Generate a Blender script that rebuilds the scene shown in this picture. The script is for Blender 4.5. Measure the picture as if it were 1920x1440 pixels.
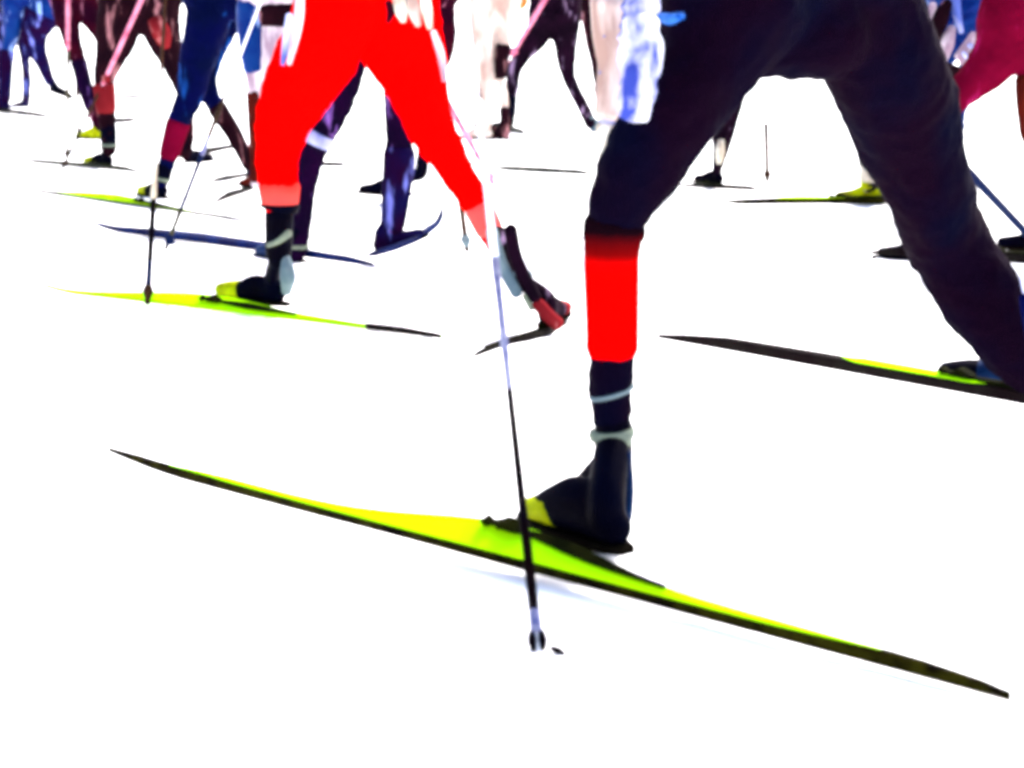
import bpy, bmesh, math, random
from mathutils import Vector, Matrix, noise
random.seed(4)
S = bpy.context.scene
for o in list(bpy.data.objects): bpy.data.objects.remove(o)
COL = S.collection

# ---------------------------------------------------------------- camera, light, exposure
FPX, PITCH, CAMH = 3300.0, math.radians(11.9), 0.95
cam_d = bpy.data.cameras.new('camera'); cam = bpy.data.objects.new('camera', cam_d); COL.objects.link(cam)
cam.location = (0, 0, CAMH); cam.rotation_euler = (math.pi/2 - PITCH, 0, 0)
cam_d.sensor_width = 36; cam_d.lens = FPX/1920*36; cam_d.clip_start = 0.05; cam_d.clip_end = 3000
cam_d.dof.use_dof = True; cam_d.dof.focus_distance = 5.2; cam_d.dof.aperture_fstop = 5.2
S.camera = cam
S.render.resolution_x, S.render.resolution_y = 1024, 768
SUN_EL, SUN_AZ = math.radians(48), math.radians(35)      # azimuth measured from +Y towards +X
w = bpy.data.worlds.new('World'); S.world = w; w.use_nodes = True
nt = w.node_tree; nt.nodes.clear()
sky = nt.nodes.new('ShaderNodeTexSky'); sky.sky_type = 'NISHITA'; sky.sun_disc = False
sky.sun_elevation = SUN_EL; sky.sun_rotation = SUN_AZ; sky.air_density = 0.6; sky.dust_density = 5.0; sky.ozone_density = 0.5
bg = nt.nodes.new('ShaderNodeBackground'); bg.inputs['Strength'].default_value = 0.12
ow = nt.nodes.new('ShaderNodeOutputWorld')
nt.links.new(sky.outputs[0], bg.inputs['Color']); nt.links.new(bg.outputs[0], ow.inputs['Surface'])
sd = bpy.data.lights.new('sun', 'SUN'); sd.energy = 1.5; sd.angle = math.radians(14); sd.color = (1, 0.97, 0.93)
sun = bpy.data.objects.new('sun', sd); COL.objects.link(sun)
dirv = Vector((math.sin(SUN_AZ)*math.cos(SUN_EL), math.cos(SUN_AZ)*math.cos(SUN_EL), math.sin(SUN_EL)))
sun.rotation_euler = dirv.to_track_quat('Z', 'Y').to_euler(); sun.location = (5, 5, 12)
S.view_settings.view_transform = 'Standard'; S.view_settings.look = 'None'
S.view_settings.exposure = 2.95; S.view_settings.gamma = 1; S.view_settings.use_curve_mapping = False
S.render.engine = 'CYCLES'
S.cycles.filter_width = 4.4

# ---------------------------------------------------------------- helpers
CP, SP = math.cos(PITCH), math.sin(PITCH)
def ray(px, py):
    u = (px-960)/FPX; v = (720-py)/FPX
    return Vector((u, CP + v*SP, -SP + v*CP))
def P(px, py, Y):
    """real position of a point seen at (px,py) of the photograph standing Y metres away"""
    d = ray(px, py); return Vector((0, 0, CAMH)) + d*(Y/d.y)
def G(px, py, z=0.0):
    d = ray(px, py); return Vector((0, 0, CAMH)) + d*((z-CAMH)/d.z)
def M(px, Y): return px*Y/FPX

def principled(name, rough=0.8, spec=0.1):
    if name != 'snow': spec *= (.02 if name in ('boot_black', 'sole', 'binding', 'ski_edge', 'ski_dark', 'pole_black') else .12)
    m = bpy.data.materials.new(name); m.use_nodes = True
    b = m.node_tree.nodes['Principled BSDF']
    b.inputs['Roughness'].default_value = rough; b.inputs['Specular IOR Level'].default_value = spec
    return m, m.node_tree, b
def mat(name, c1, c2=None, scale=6.0, rough=0.8, spec=0.08, bump=0.25, bscale=60.0, sheen=0.0, stretch=(1, 1, 1), hi=None):
    m, t, b = principled(name, rough, spec)
    tc = t.nodes.new('ShaderNodeTexCoord')
    mp = t.nodes.new('ShaderNodeMapping'); mp.inputs['Scale'].default_value = stretch
    t.links.new(tc.outputs['Object'], mp.inputs['Vector'])
    n = t.nodes.new('ShaderNodeTexNoise'); n.inputs['Scale'].default_value = scale; n.inputs['Detail'].default_value = 5
    t.links.new(mp.outputs[0], n.inputs['Vector'])
    r = t.nodes.new('ShaderNodeValToRGB'); r.color_ramp.elements[0].position = 0.38; r.color_ramp.elements[1].position = 0.62
    c2 = c2 or tuple(x*0.75 for x in c1)
    r.color_ramp.elements[0].color = (*c1, 1); r.color_ramp.elements[1].color = (*c2, 1)
    col = r.outputs[0]
    if hi:  # gloss highlights painted into the cloth colour as paler streaks
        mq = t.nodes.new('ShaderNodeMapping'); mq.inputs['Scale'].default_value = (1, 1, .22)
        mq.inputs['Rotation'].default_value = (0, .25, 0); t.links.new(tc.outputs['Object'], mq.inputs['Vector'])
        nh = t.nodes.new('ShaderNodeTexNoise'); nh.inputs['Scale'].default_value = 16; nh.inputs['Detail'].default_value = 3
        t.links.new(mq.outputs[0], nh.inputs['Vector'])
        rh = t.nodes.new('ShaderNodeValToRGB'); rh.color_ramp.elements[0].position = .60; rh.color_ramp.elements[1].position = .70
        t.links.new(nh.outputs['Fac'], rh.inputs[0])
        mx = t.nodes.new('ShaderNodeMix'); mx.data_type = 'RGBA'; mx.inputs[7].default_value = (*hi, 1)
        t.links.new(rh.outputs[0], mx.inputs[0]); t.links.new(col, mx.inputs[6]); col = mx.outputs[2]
    t.links.new(n.outputs['Fac'], r.inputs[0]); t.links.new(col, b.inputs['Base Color'])
    n2 = t.nodes.new('ShaderNodeTexNoise'); n2.inputs['Scale'].default_value = bscale; n2.inputs['Detail'].default_value = 6
    t.links.new(mp.outputs[0], n2.inputs['Vector'])
    bp = t.nodes.new('ShaderNodeBump'); bp.inputs['Strength'].default_value = bump; bp.inputs['Distance'].default_value = 0.01
    t.links.new(n2.outputs['Fac'], bp.inputs['Height']); t.links.new(bp.outputs[0], b.inputs['Normal'])
    if sheen: b.inputs['Sheen Weight'].default_value = sheen
    return m

def grad(name, stops, z0, z1, wob=.02, rough=.85, spec=0.0):
    m, t, b = principled(name, rough, spec)
    tc = t.nodes.new('ShaderNodeTexCoord'); sx = t.nodes.new('ShaderNodeSeparateXYZ'); t.links.new(tc.outputs['Object'], sx.inputs[0])
    n = t.nodes.new('ShaderNodeTexNoise'); n.inputs['Scale'].default_value = 14; n.inputs['Detail'].default_value = 4
    t.links.new(tc.outputs['Object'], n.inputs['Vector'])
    ma = t.nodes.new('ShaderNodeMath'); ma.operation = 'MULTIPLY_ADD'; ma.inputs[1].default_value = wob*2
    t.links.new(n.outputs['Fac'], ma.inputs[0]); t.links.new(sx.outputs['Z'], ma.inputs[2])
    mr = t.nodes.new('ShaderNodeMapRange'); mr.inputs['From Min'].default_value = z0+wob; mr.inputs['From Max'].default_value = z1+wob
    t.links.new(ma.outputs[0], mr.inputs['Value'])
    r = t.nodes.new('ShaderNodeValToRGB'); e = r.color_ramp.elements
    e[0].position, e[0].color = stops[0][0], (*stops[0][1], 1); e[1].position, e[1].color = stops[-1][0], (*stops[-1][1], 1)
    for ps, c in stops[1:-1]:
        q = e.new(ps); q.color = (*c, 1)
    t.links.new(mr.outputs[0], r.inputs[0]); t.links.new(r.outputs[0], b.inputs['Base Color'])
    return m
MT = {
 'black_suit': mat('black_suit', (0.0025061, 0.0005171, 0.0033113), (0.00060148, 0.00063202, 0.0048882), 5, .75, .04),
 'red_suit': mat('red_suit', (.62, .0005, .0003), (.48, .0004, .0003), 4, .9, .0),
 'red_cuff': mat('red_cuff', (.50, .022, .012), (.55, .055, .045), 12, .8, .02, stretch=(1, 1, .3)),
 'red_band': mat('red_band', (.62, .0005, .0003), (.45, .0004, .0003), 6, .9, .0),
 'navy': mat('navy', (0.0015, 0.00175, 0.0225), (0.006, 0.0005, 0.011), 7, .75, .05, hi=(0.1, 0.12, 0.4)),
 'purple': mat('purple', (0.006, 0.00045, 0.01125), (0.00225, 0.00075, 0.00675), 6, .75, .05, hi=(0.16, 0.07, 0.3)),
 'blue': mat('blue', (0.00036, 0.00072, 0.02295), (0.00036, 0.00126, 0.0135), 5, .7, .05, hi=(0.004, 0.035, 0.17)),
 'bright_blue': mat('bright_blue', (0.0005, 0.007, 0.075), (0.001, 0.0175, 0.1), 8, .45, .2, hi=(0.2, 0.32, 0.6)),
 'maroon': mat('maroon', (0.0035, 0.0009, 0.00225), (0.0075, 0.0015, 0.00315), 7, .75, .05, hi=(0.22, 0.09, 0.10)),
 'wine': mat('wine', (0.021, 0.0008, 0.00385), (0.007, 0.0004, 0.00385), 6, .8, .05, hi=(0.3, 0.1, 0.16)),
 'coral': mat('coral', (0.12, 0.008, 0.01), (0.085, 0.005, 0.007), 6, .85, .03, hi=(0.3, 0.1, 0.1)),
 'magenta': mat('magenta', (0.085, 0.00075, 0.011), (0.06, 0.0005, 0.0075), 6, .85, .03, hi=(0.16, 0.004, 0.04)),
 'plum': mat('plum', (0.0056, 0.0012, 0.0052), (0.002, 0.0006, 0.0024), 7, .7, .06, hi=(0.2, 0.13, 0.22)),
 'lavender': mat('lavender', (.42, .44, .62), (.05, .075, .25), 9, .85, .05, stretch=(1, 1, .45)),
 'cream': mat('cream', (.52, .45, .40), (.26, .18, .15), 11, .85, .05, stretch=(1, 1, .3)),
 'white_cloth': mat('white_cloth', (.55, .5, .52), (.2, .14, .18), 14, .85, .05, stretch=(1, 1, .3)),
 'beige': mat('beige', (.3, .26, .2), (.62, .62, .52), 12, .85, .05),
 'brick': mat('brick', (0.06, 0.006, 0.003), (0.025, 0.0025, 0.002), 7, .85, .05),
 'orange': mat('orange', (.5, .14, .01), (.35, .05, .01), 14, .7, .1),
 'skin': mat('skin', (.45, .26, .18), (.4, .22, .15), 14, .5, .3),
 'boot_black': mat('boot_black', (0.00074869, 0.000462, 0.0020328), (0.00024957, 0.000528, 0.0040656), 9, .5, .25, bump=.15),
 'boot_blue': mat('boot_blue', (0.001, 0.014, 0.054), (0.0005, 0.007, 0.036), 9, .45, .3),
 'boot_grey': mat('boot_grey', (0.1, 0.14, 0.15), (0.05, 0.08, 0.1), 9, .6, .2),
 'boot_yellow': mat('boot_yellow', (0.3, 0.36, 0.0008), (0.14, 0.15, 0.0008), 18, .6, .1),
 'sole': mat('sole', (0.00216, 0.00144, 0.00108), (0.00432, 0.0036, 0.00216), 14, .8, .1),
 'strap': mat('strap', (0.13, 0.16, 0.11), (0.08, 0.1, 0.08), 26, .6, .2),
 'ski_yellow': mat('ski_yellow', (0.2196, 0.651, 0.0012), (0.2971, 0.651, 0.0012), 5, .7, .02, bump=.05),
 'ski_lime': mat('ski_lime', (.2, .42, .001), (.3, .5, .001), 8, .7, .02, bump=.05),
 'ski_edge': mat('ski_edge', (.0012, .0008, .0005), (.012, .0115, .001), 22, .6, .12, bump=.1),
 'ski_dark': mat('ski_dark', (0.00378, 0.0021, 0.00252), (0.00588, 0.00504, 0.0042), 10, .5, .2, bump=.1),
 'ski_blue': mat('ski_blue', (0.00042, 0.002016, 0.02772), (0.00042, 0.00672, 0.05544), 10, .5, .2, bump=.1),
 'ski_grey': mat('ski_grey', (0.03, 0.0325, 0.0225), (0.015, 0.0175, 0.01), 10, .5, .2, bump=.1),
 'binding': mat('binding', (0.002, 0.003, 0.0005), (0.006, 0.007, 0.001), 20, .6, .12),
 'pole_black': mat('pole_black', (0.0007, 0.00042, 0.00175), (0.0028, 0.0007, 0.00035), 6, .45, .2, bump=.05),
 'pole_blue': mat('pole_blue', (0.001, 0.003, 0.025), (0.001, 0.006, 0.03), 6, .45, .2, bump=.05),
 'pole_white': mat('pole_white', (.72, .76, .80), (.6, .64, .72), 20, .5, .2, bump=.05),
 'pole_grey': mat('pole_grey', (0.048, 0.056, 0.15), (0.16, 0.168, 0.25), 30, .5, .2, bump=.05),
 'pole_brown': mat('pole_brown', (0.025, 0.01, 0.005), (0.01, 0.006, 0.002), 8, .5, .2, bump=.05),
 'pole_pink': mat('pole_pink', (.5, .17, .25), (.3, .05, .1), 20, .5, .2, bump=.05),
 'pole_olive': mat('pole_olive', (0.015, 0.015, 0.006), (0.03, 0.0275, 0.015), 8, .5, .2, bump=.05),
 'hat': mat('hat', (.02, .02, .05), (.1, .02, .02), 9, .9, .05),
}
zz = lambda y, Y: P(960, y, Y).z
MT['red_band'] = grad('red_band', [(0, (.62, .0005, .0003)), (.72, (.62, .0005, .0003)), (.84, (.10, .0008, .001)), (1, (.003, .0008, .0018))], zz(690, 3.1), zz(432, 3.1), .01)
MT['red_cuff'] = grad('red_cuff', [(0, (.42, .05, .045)), (.45, (.46, .04, .03)), (1, (.55, .001, .0005))], zz(400, 5.4), zz(335, 5.4), .02)
MT['bib'] = mat('bib', (.75, .76, .8), (.022, .035, .2), 22, .85, .05, stretch=(1, 1, .4), hi=(.05, .16, .45))
MT['blue_glint'] = mat('blue_glint', (.002, .035, .2), (.02, .09, .32), 40, .6, .1)  # blue reflection on the hip, put into a colour of its own
# snow
def snow_mat():
    m, t, b = principled('snow', 0.65, 0.2)
    tc = t.nodes.new('ShaderNodeTexCoord')
    n = t.nodes.new('ShaderNodeTexNoise'); n.inputs['Scale'].default_value = 3.5; n.inputs['Detail'].default_value = 8
    t.links.new(tc.outputs['Object'], n.inputs['Vector'])
    r = t.nodes.new('ShaderNodeValToRGB'); r.color_ramp.elements[0].color = (.90, .915, .93, 1); r.color_ramp.elements[1].color = (.95, .955, .96, 1)
    t.links.new(n.outputs['Fac'], r.inputs[0]); t.links.new(r.outputs[0], b.inputs['Base Color'])
    n2 = t.nodes.new('ShaderNodeTexNoise'); n2.inputs['Scale'].default_value = 90; n2.inputs['Detail'].default_value = 8
    t.links.new(tc.outputs['Object'], n2.inputs['Vector'])
    bp = t.nodes.new('ShaderNodeBump'); bp.inputs['Strength'].default_value = .5; bp.inputs['Distance'].default_value = .008
    t.links.new(n2.outputs['Fac'], bp.inputs['Height']); t.links.new(bp.outputs[0], b.inputs['Normal'])
    b.inputs['Subsurface Weight'].default_value = 0
    return m
MT['snow'] = snow_mat()

def obj(name, me, m=None, parent=None, kind=None, label=None):
    o = bpy.data.objects.new(name, me); COL.objects.link(o)
    if m is not None and not me.materials: me.materials.append(m)
    if parent: o.parent = parent
    if kind: o['kind'] = kind
    if label: o['label'] = label
    return o
def thing(name, label, cat, loc, group=None):
    e = bpy.data.objects.new(name, None); COL.objects.link(e); e.location = loc
    e.empty_display_size = .1; e['label'] = label; e['category'] = cat
    if group: e['group'] = group
    return e

def spline(pts, n=6):
    """Catmull-Rom through (Vector, rx, ry) samples"""
    out = []
    N = len(pts)
    for i in range(N-1):
        p0 = pts[max(i-1, 0)]; p1 = pts[i]; p2 = pts[i+1]; p3 = pts[min(i+2, N-1)]
        for k in range(n):
            t = k/n
            def cr(a, b, c, d): return 0.5*((2*b) + (c-a)*t + (2*a-5*b+4*c-d)*t*t + (3*b-a-3*c+d)*t**3)
            out.append((cr(p0[0], p1[0], p2[0], p3[0]), max(cr(p0[1], p1[1], p2[1], p3[1]), 1e-4), max(cr(p0[2], p1[2], p2[2], p3[2]), 1e-4)))
    out.append(pts[-1]); return out
def tube(bm, pts, sides=14, n=6, side_ref=Vector((1, 0, 0)), dome=True, off=Vector((0, 0, 0))):
    """swept tube; pts = (Vector, r) or (Vector, rx, ry); rx along side_ref"""
    pts = [(p[0]-off, p[1], p[2] if len(p) > 2 else p[1]) for p in pts]
    sp = spline(pts, n) if n > 1 else pts
    rings = []
    for i, (c, rx, ry) in enumerate(sp):
        a = sp[max(i-1, 0)][0]; b = sp[min(i+1, len(sp)-1)][0]
        t = (b-a)
        if t.length < 1e-7: t = Vector((0, 0, -1))
        t.normalize()
        s = side_ref - t*side_ref.dot(t)
        if s.length < 1e-3: s = Vector((0, 1, 0)) - t*t.y
        s.normalize(); q = t.cross(s)
        rings.append((c, rx, ry, t, s, q))
    if dome:
        c, rx, ry, t, s, q = rings[0]
        pre = [(c - t*min(rx, ry)*math.sin(a), rx*math.cos(a), ry*math.cos(a), t, s, q) for a in (1.35, .9, .45)]
        c, rx, ry, t, s, q = rings[-1]
        post = [(c + t*min(rx, ry)*math.sin(a), rx*math.cos(a), ry*math.cos(a), t, s, q) for a in (.45, .9, 1.35)]
        rings = pre + rings + post
    vs = []
    for c, rx, ry, t, s, q in rings:
        vs.append([bm.verts.new(c + s*rx*math.cos(2*math.pi*j/sides) + q*ry*math.sin(2*math.pi*j/sides)) for j in range(sides)])
    for i in range(len(vs)-1):
        for j in range(sides):
            k = (j+1) % sides
            bm.faces.new((vs[i][j], vs[i][k], vs[i+1][k], vs[i+1][j]))
    bm.faces.new(list(reversed(vs[0]))); bm.faces.new(vs[-1])
def mesh(bm, name, smooth=True):
    me = bpy.data.meshes.new(name)
    bmesh.ops.recalc_face_normals(bm, faces=bm.faces)
    bm.to_mesh(me); bm.free()
    for p in me.polygons: p.use_smooth = smooth
    return me
_tex = bpy.data.textures.new('folds', 'CLOUDS'); _tex.noise_scale = .11; _tex.noise_depth = 2
_tex2 = bpy.data.textures.new('creases', 'CLOUDS'); _tex2.noise_scale = .035; _tex2.noise_depth = 1
def fuse(bm, name, voxel, fold=0.0):
    """fuse overlapping swept forms into one continuous skin"""
    me = mesh(bm, name)
    o = bpy.data.objects.new('tmp', me); COL.objects.link(o)
    r = o.modifiers.new('r', 'REMESH'); r.mode = 'VOXEL'; r.voxel_size = voxel; r.use_smooth_shade = True
    s = o.modifiers.new('s', 'SMOOTH'); s.iterations = 5; s.factor = .6
    if fold:
        d = o.modifiers.new('d', 'DISPLACE'); d.texture = _tex; d.strength = fold; d.mid_level = .5; d.texture_coords = 'LOCAL'
        d2 = o.modifiers.new('d2', 'DISPLACE'); d2.texture = _tex2; d2.strength = max(.010, fold*.8); d2.mid_level = .5; d2.texture_coords = 'LOCAL'
    dg = bpy.context.evaluated_depsgraph_get(); dg.update()
    out = bpy.data.meshes.new_from_object(o.evaluated_get(dg)); out.name = name
    for p in out.polygons: p.use_smooth = True
    bpy.data.objects.remove(o); bpy.data.meshes.remove(me)
    return out

# ---------------------------------------------------------------- ground
def axis(lo, hi, flo, fhi, fine, grow=1.18):
    c = []; x = flo
    while x < fhi: c.append(x); x += fine
    st = fine; a = flo; left = []
    while a > lo: st *= grow; a -= st; left.append(a)
    st = fine; b = c[-1]; right = []
    while b < hi: st *= grow; b += st; right.append(b)
    return left[::-1] + c + right
grooves = []
for i in range(26):
    x0 = random.uniform(-2.6, 2.2); y0 = random.uniform(2.2, 9); a = random.uniform(.5, 2.7)
    grooves.append((Vector((x0, y0)), Vector((math.cos(a), math.sin(a))), random.uniform(.6, 1.6)))
def hgt(x, y):
    h = noise.noise(Vector((x*.7, y*.7, 0)))*.012 + noise.noise(Vector((x*5, y*5, 3)))*.0035 + noise.noise(Vector((x*19, y*19, 7)))*.0018
    for p, d, L in grooves:
        rx, ry = x-p.x, y-p.y
        t = rx*d.x + ry*d.y
        if 0 < t < L:
            dd = abs(rx*d.y - ry*d.x)
            if dd < .06: h += -.010*math.exp(-(dd/.022)**2) + .004*math.exp(-((dd-.04)/.012)**2)
    far = math.hypot(x, y-5)
    if far > 30: h += (far-30)**1.1*.012*(.7+.6*noise.noise(Vector((x*.012, y*.012, 9)))) - (far-30)*.004
    return h - .006
xs = axis(-900, 900, -2.0, 2.0, .022); ys = axis(-600, 1500, 1.6, 7.0, .03)
verts = [(x, y, hgt(x, y)) for y in ys for x in xs]; nx = len(xs)
faces = [(j*nx+i, j*nx+i+1, (j+1)*nx+i+1, (j+1)*nx+i) for j in range(len(ys)-1) for i in range(nx-1)]
me = bpy.data.meshes.new('snow_ground'); me.from_pydata(verts, [], faces)
for p in me.polygons: p.use_smooth = True
obj('snow_ground', me, MT['snow'], kind='structure')

# ---------------------------------------------------------------- skis
def bar_mesh(name, frames, chamfer=.25, smooth=False):
    """frames: (centre, side, up, half width, half height)"""
    bm = bmesh.new(); vs = []
    for c, s, u, a, h in frames:
        k = chamfer*min(a, h)
        prof = [(-a+k, -h), (a-k, -h), (a, -h+k), (a, h-k), (a-k, h), (-a+k, h), (-a, h-k), (-a, -h+k)]
        vs.append([bm.verts.new(c + s*x + u*y) for x, y in prof])
    for i in range(len(vs)-1):
        for j in range(8):
            k = (j+1) % 8
            bm.faces.new((vs[i][j], vs[i][k], vs[i+1][k], vs[i+1][j]))
    bm.faces.new(vs[0]); bm.faces.new(vs[-1][::-1])
    return mesh(bm, name, smooth)
ROLL = -1
def ski(label, tip, tail, top='ski_yellow', edge='ski_edge', roll=0.0, wide=.022, thick=.011, foot=.52, dark_ends=.12,
        curl=.05, clumps=0, binding=True, face=-1, bow=0.0, toe=None, peak=.55, sig=.21, bind_side=0.0, tailcap=0.0):
    """tip, tail: real 3D points; foot = where along tail->tip the boot toe sits"""
    fwd = (tip-tail); L = fwd.length; f = fwd.normalized()
    up0 = Vector((0, 0, 1)); side = f.cross(up0).normalized(); up = side.cross(f).normalized()
    if toe is not None: foot = (toe-tail).dot(f)/L
    if 'front' not in label: thick *= 1.3
    rt = thing('cross_country_ski', label, 'ski', tail)
    def frame(t):
        tw = math.sin(math.pi*min(max(t, 0), 1))**.7
        R = Matrix.Rotation(ROLL*roll*(.25+.75*tw), 3, f)
        s = R @ side; u = R @ up
        c = f*(L*t) + up0*(bow*math.sin(math.pi*t))
        c = c + s*width(t) - side*wide*.3
        if t > .86: c = c + up0*curl*((t-.86)/.14)**2
        return c, s, u
    def width(t):
        e = min(1, (1-t)/.05+.15, t/.015+.4)
        return wide*(.17 + .83*math.exp(-((t-peak)/sig)**2))*e
    def th(t): return thick*(.4 + .6*min(1, (1-t)/.14, (t+.02)/.10))
    N = 44
    fr = []
    for i in range(N+1):
        t = i/N; c, s, u = frame(t); fr.append((c + u*th(t), s, u, width(t), th(t)))
    obj('ski_body', bar_mesh('ski_body', fr), MT[edge], rt)
    fr = []; a0, a1 = dark_ends, 1-dark_ends
    for i in range(N+1):
        t = a0 + (a1-a0)*i/N; c, s, u = frame(t); fr.append((c + u*(th(t)*2+.0015), s, u, width(t)*.94*min(1, .15+i/6, .15+(N-i)/6), .0012))
    obj('topsheet', bar_mesh('topsheet', fr), MT[top], rt)
    if tailcap:
        fr = []
        for i in range(12):
            t = .001 + tailcap*i/11; c, s, u = frame(t); fr.append((c + u*(th(t)+.0015), s, u, width(t)+.0015, th(t)+.0025))
        obj('tail_cap', bar_mesh('tail_cap', fr), MT['ski_dark'], rt)
    if binding:
        c, s, u = frame(foot); fr = []
        for i in range(9):
            t = foot - .16/L*2 + i*(.34/L)/8; c, s, u = frame(t); fr.append((c + s*bind_side*width(t) + u*(th(t)*2+.005), s, u, (.002, .004, .006, .009, .011, .012, .010, .007, .003)[i], .004))
        bd = obj('binding', bar_mesh('binding', fr), MT['binding'], rt)
        fr = []
        for i, (hh, ww) in enumerate([(.003, .006), (.005, .012), (.0085, .013), (.0085, .012), (.004, .012), (.0035, .006), (.007, .011), (.003, .005)]):
            t = foot + (.0+.014*i)/L; c, s, u = frame(t); fr.append((c + s*bind_side*width(t) + u*(th(t)*2+.006+hh), s, u, ww, hh))
        obj('binding_latch', bar_mesh('binding_latch', fr), MT['binding'], bd)
    rnd = random.Random(int(L*1000)+clumps)
    for k in range(clumps):
        t = rnd.choice([rnd.uniform(.04, .45), rnd.uniform(.6, .95)]); c, s, u = frame(t); bm = bmesh.new()
        bmesh.ops.create_icosphere(bm, subdivisions=2, radius=1)
        L1, L2 = rnd.uniform(.008, .02), rnd.uniform(.004, .007)
        base = c + u*(th(t)*1.1) + s*(width(t)*face*.9)
        for v in bm.verts:
            n = 1 + .5*noise.noise(v.co*2 + Vector((k, 0, 0)))
            v.co = base + (f*v.co.x*L1 + s*v.co.y*L2*.8 + u*v.co.z*L2*1.3)*n
        obj('snow_clump', mesh(bm, 'snow_clump'), MT['snow'], rt)
    return rt

# ---------------------------------------------------------------- poles
def pole(label, tip, top, r=.006, cols=(('pole_black', 0, 1),), basket='pole_black', grip=True, spike=None, group=None, br=.03, prof=None, twin=False):
    rt = thing('ski_pole', label, 'ski pole', tip, group); r *= 1.0 if twin else 1.45
    ax = (top-tip); L = ax.length; d = ax.normalized()
    first = None
    for i, (m, a, b) in enumerate(cols):
        bm = bmesh.new(); rf = prof or (lambda q: .9+.25*q); tube(bm, [(d*(L*a), r*rf(a)), (d*(L*(a+b)/2), r*rf((a+b)/2)), (d*(L*b), r*rf(b))], 10, 1, dome=False)
        obj('shaft' if i == 0 else 'shaft_section', mesh(bm, 'shaft'), MT[m], rt)
    bm = bmesh.new(); s = d.orthogonal().normalized(); q = d.cross(s)
    sx = Vector((1, 0, 0)) - d*d.x; sx.normalize(); qx = d.cross(sx)
    prof = []                                        # half-moon cup basket
    if not twin: tube(bm, [(d*.03, r*1.3), (d*.045, r*1.8), (d*.06, r*1.25)], 10, 2)
    if twin:
        for sg in (-1, 1):
            tube(bm, [(sx*sg*.0072 + d*.006, .0055), (sx*sg*.0078 + d*.018, .0078), (sx*sg*.0068 + d*.03, .006)], 10, 3)
        tube(bm, [(sx*.021 + d*.002 - qx*.004, .0045), (sx*.030 - d*.004 - qx*.006, .0062), (sx*.037 - d*.009 - qx*.006, .0038)], 10, 3)
    n = 12; vs = []
    for j in range(n+1 if not twin else 0):
        a = -1.9 + 3.8*j/n; rad = br*(1 if abs(a) < 1.2 else .8)
        e = (sx*math.cos(a) + qx*math.sin(a))
        vs.append([bm.verts.new(d*z + e*rr) for z, rr in ((.048, r), (.034, rad), (.040, rad*1.02), (.054, r*1.1))])
    for j in range(n if not twin else 0):
        for k in range(4): bm.faces.new((vs[j][k], vs[j][(k+1) % 4], vs[j+1][(k+1) % 4], vs[j+1][k]))
    if vs: bm.faces.new(vs[0]); bm.faces.new(vs[-1][::-1])
    obj('basket', mesh(bm, 'basket', False), MT[basket], rt)
    bm = bmesh.new(); tube(bm, [(d*-.012, .0015), (d*.035, .0035)], 8, 1)
    obj('tip', mesh(bm, 'tip'), MT['pole_white'], rt)
    if grip:
        bm = bmesh.new(); tube(bm, [(d*(L-.15), .013), (d*(L-.09), .016), (d*(L-.03), .015), (d*(L+.005), .018)], 12, 4)
        g = obj('grip', mesh(bm, 'grip'), MT['sole'], rt)
        bm = bmesh.new(); ring = [(d*(L-.01) + s*.02*math.cos(a) + q*.03 + q*.04*math.sin(a) - d*.04*abs(math.sin(a/2)), .004) for a in [k*math.pi/5 for k in range(11)]]
        tube(bm, ring, 6, 2); obj('wrist_strap', mesh(bm, 'wrist_strap'), MT['strap'], g)
    return rt

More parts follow.
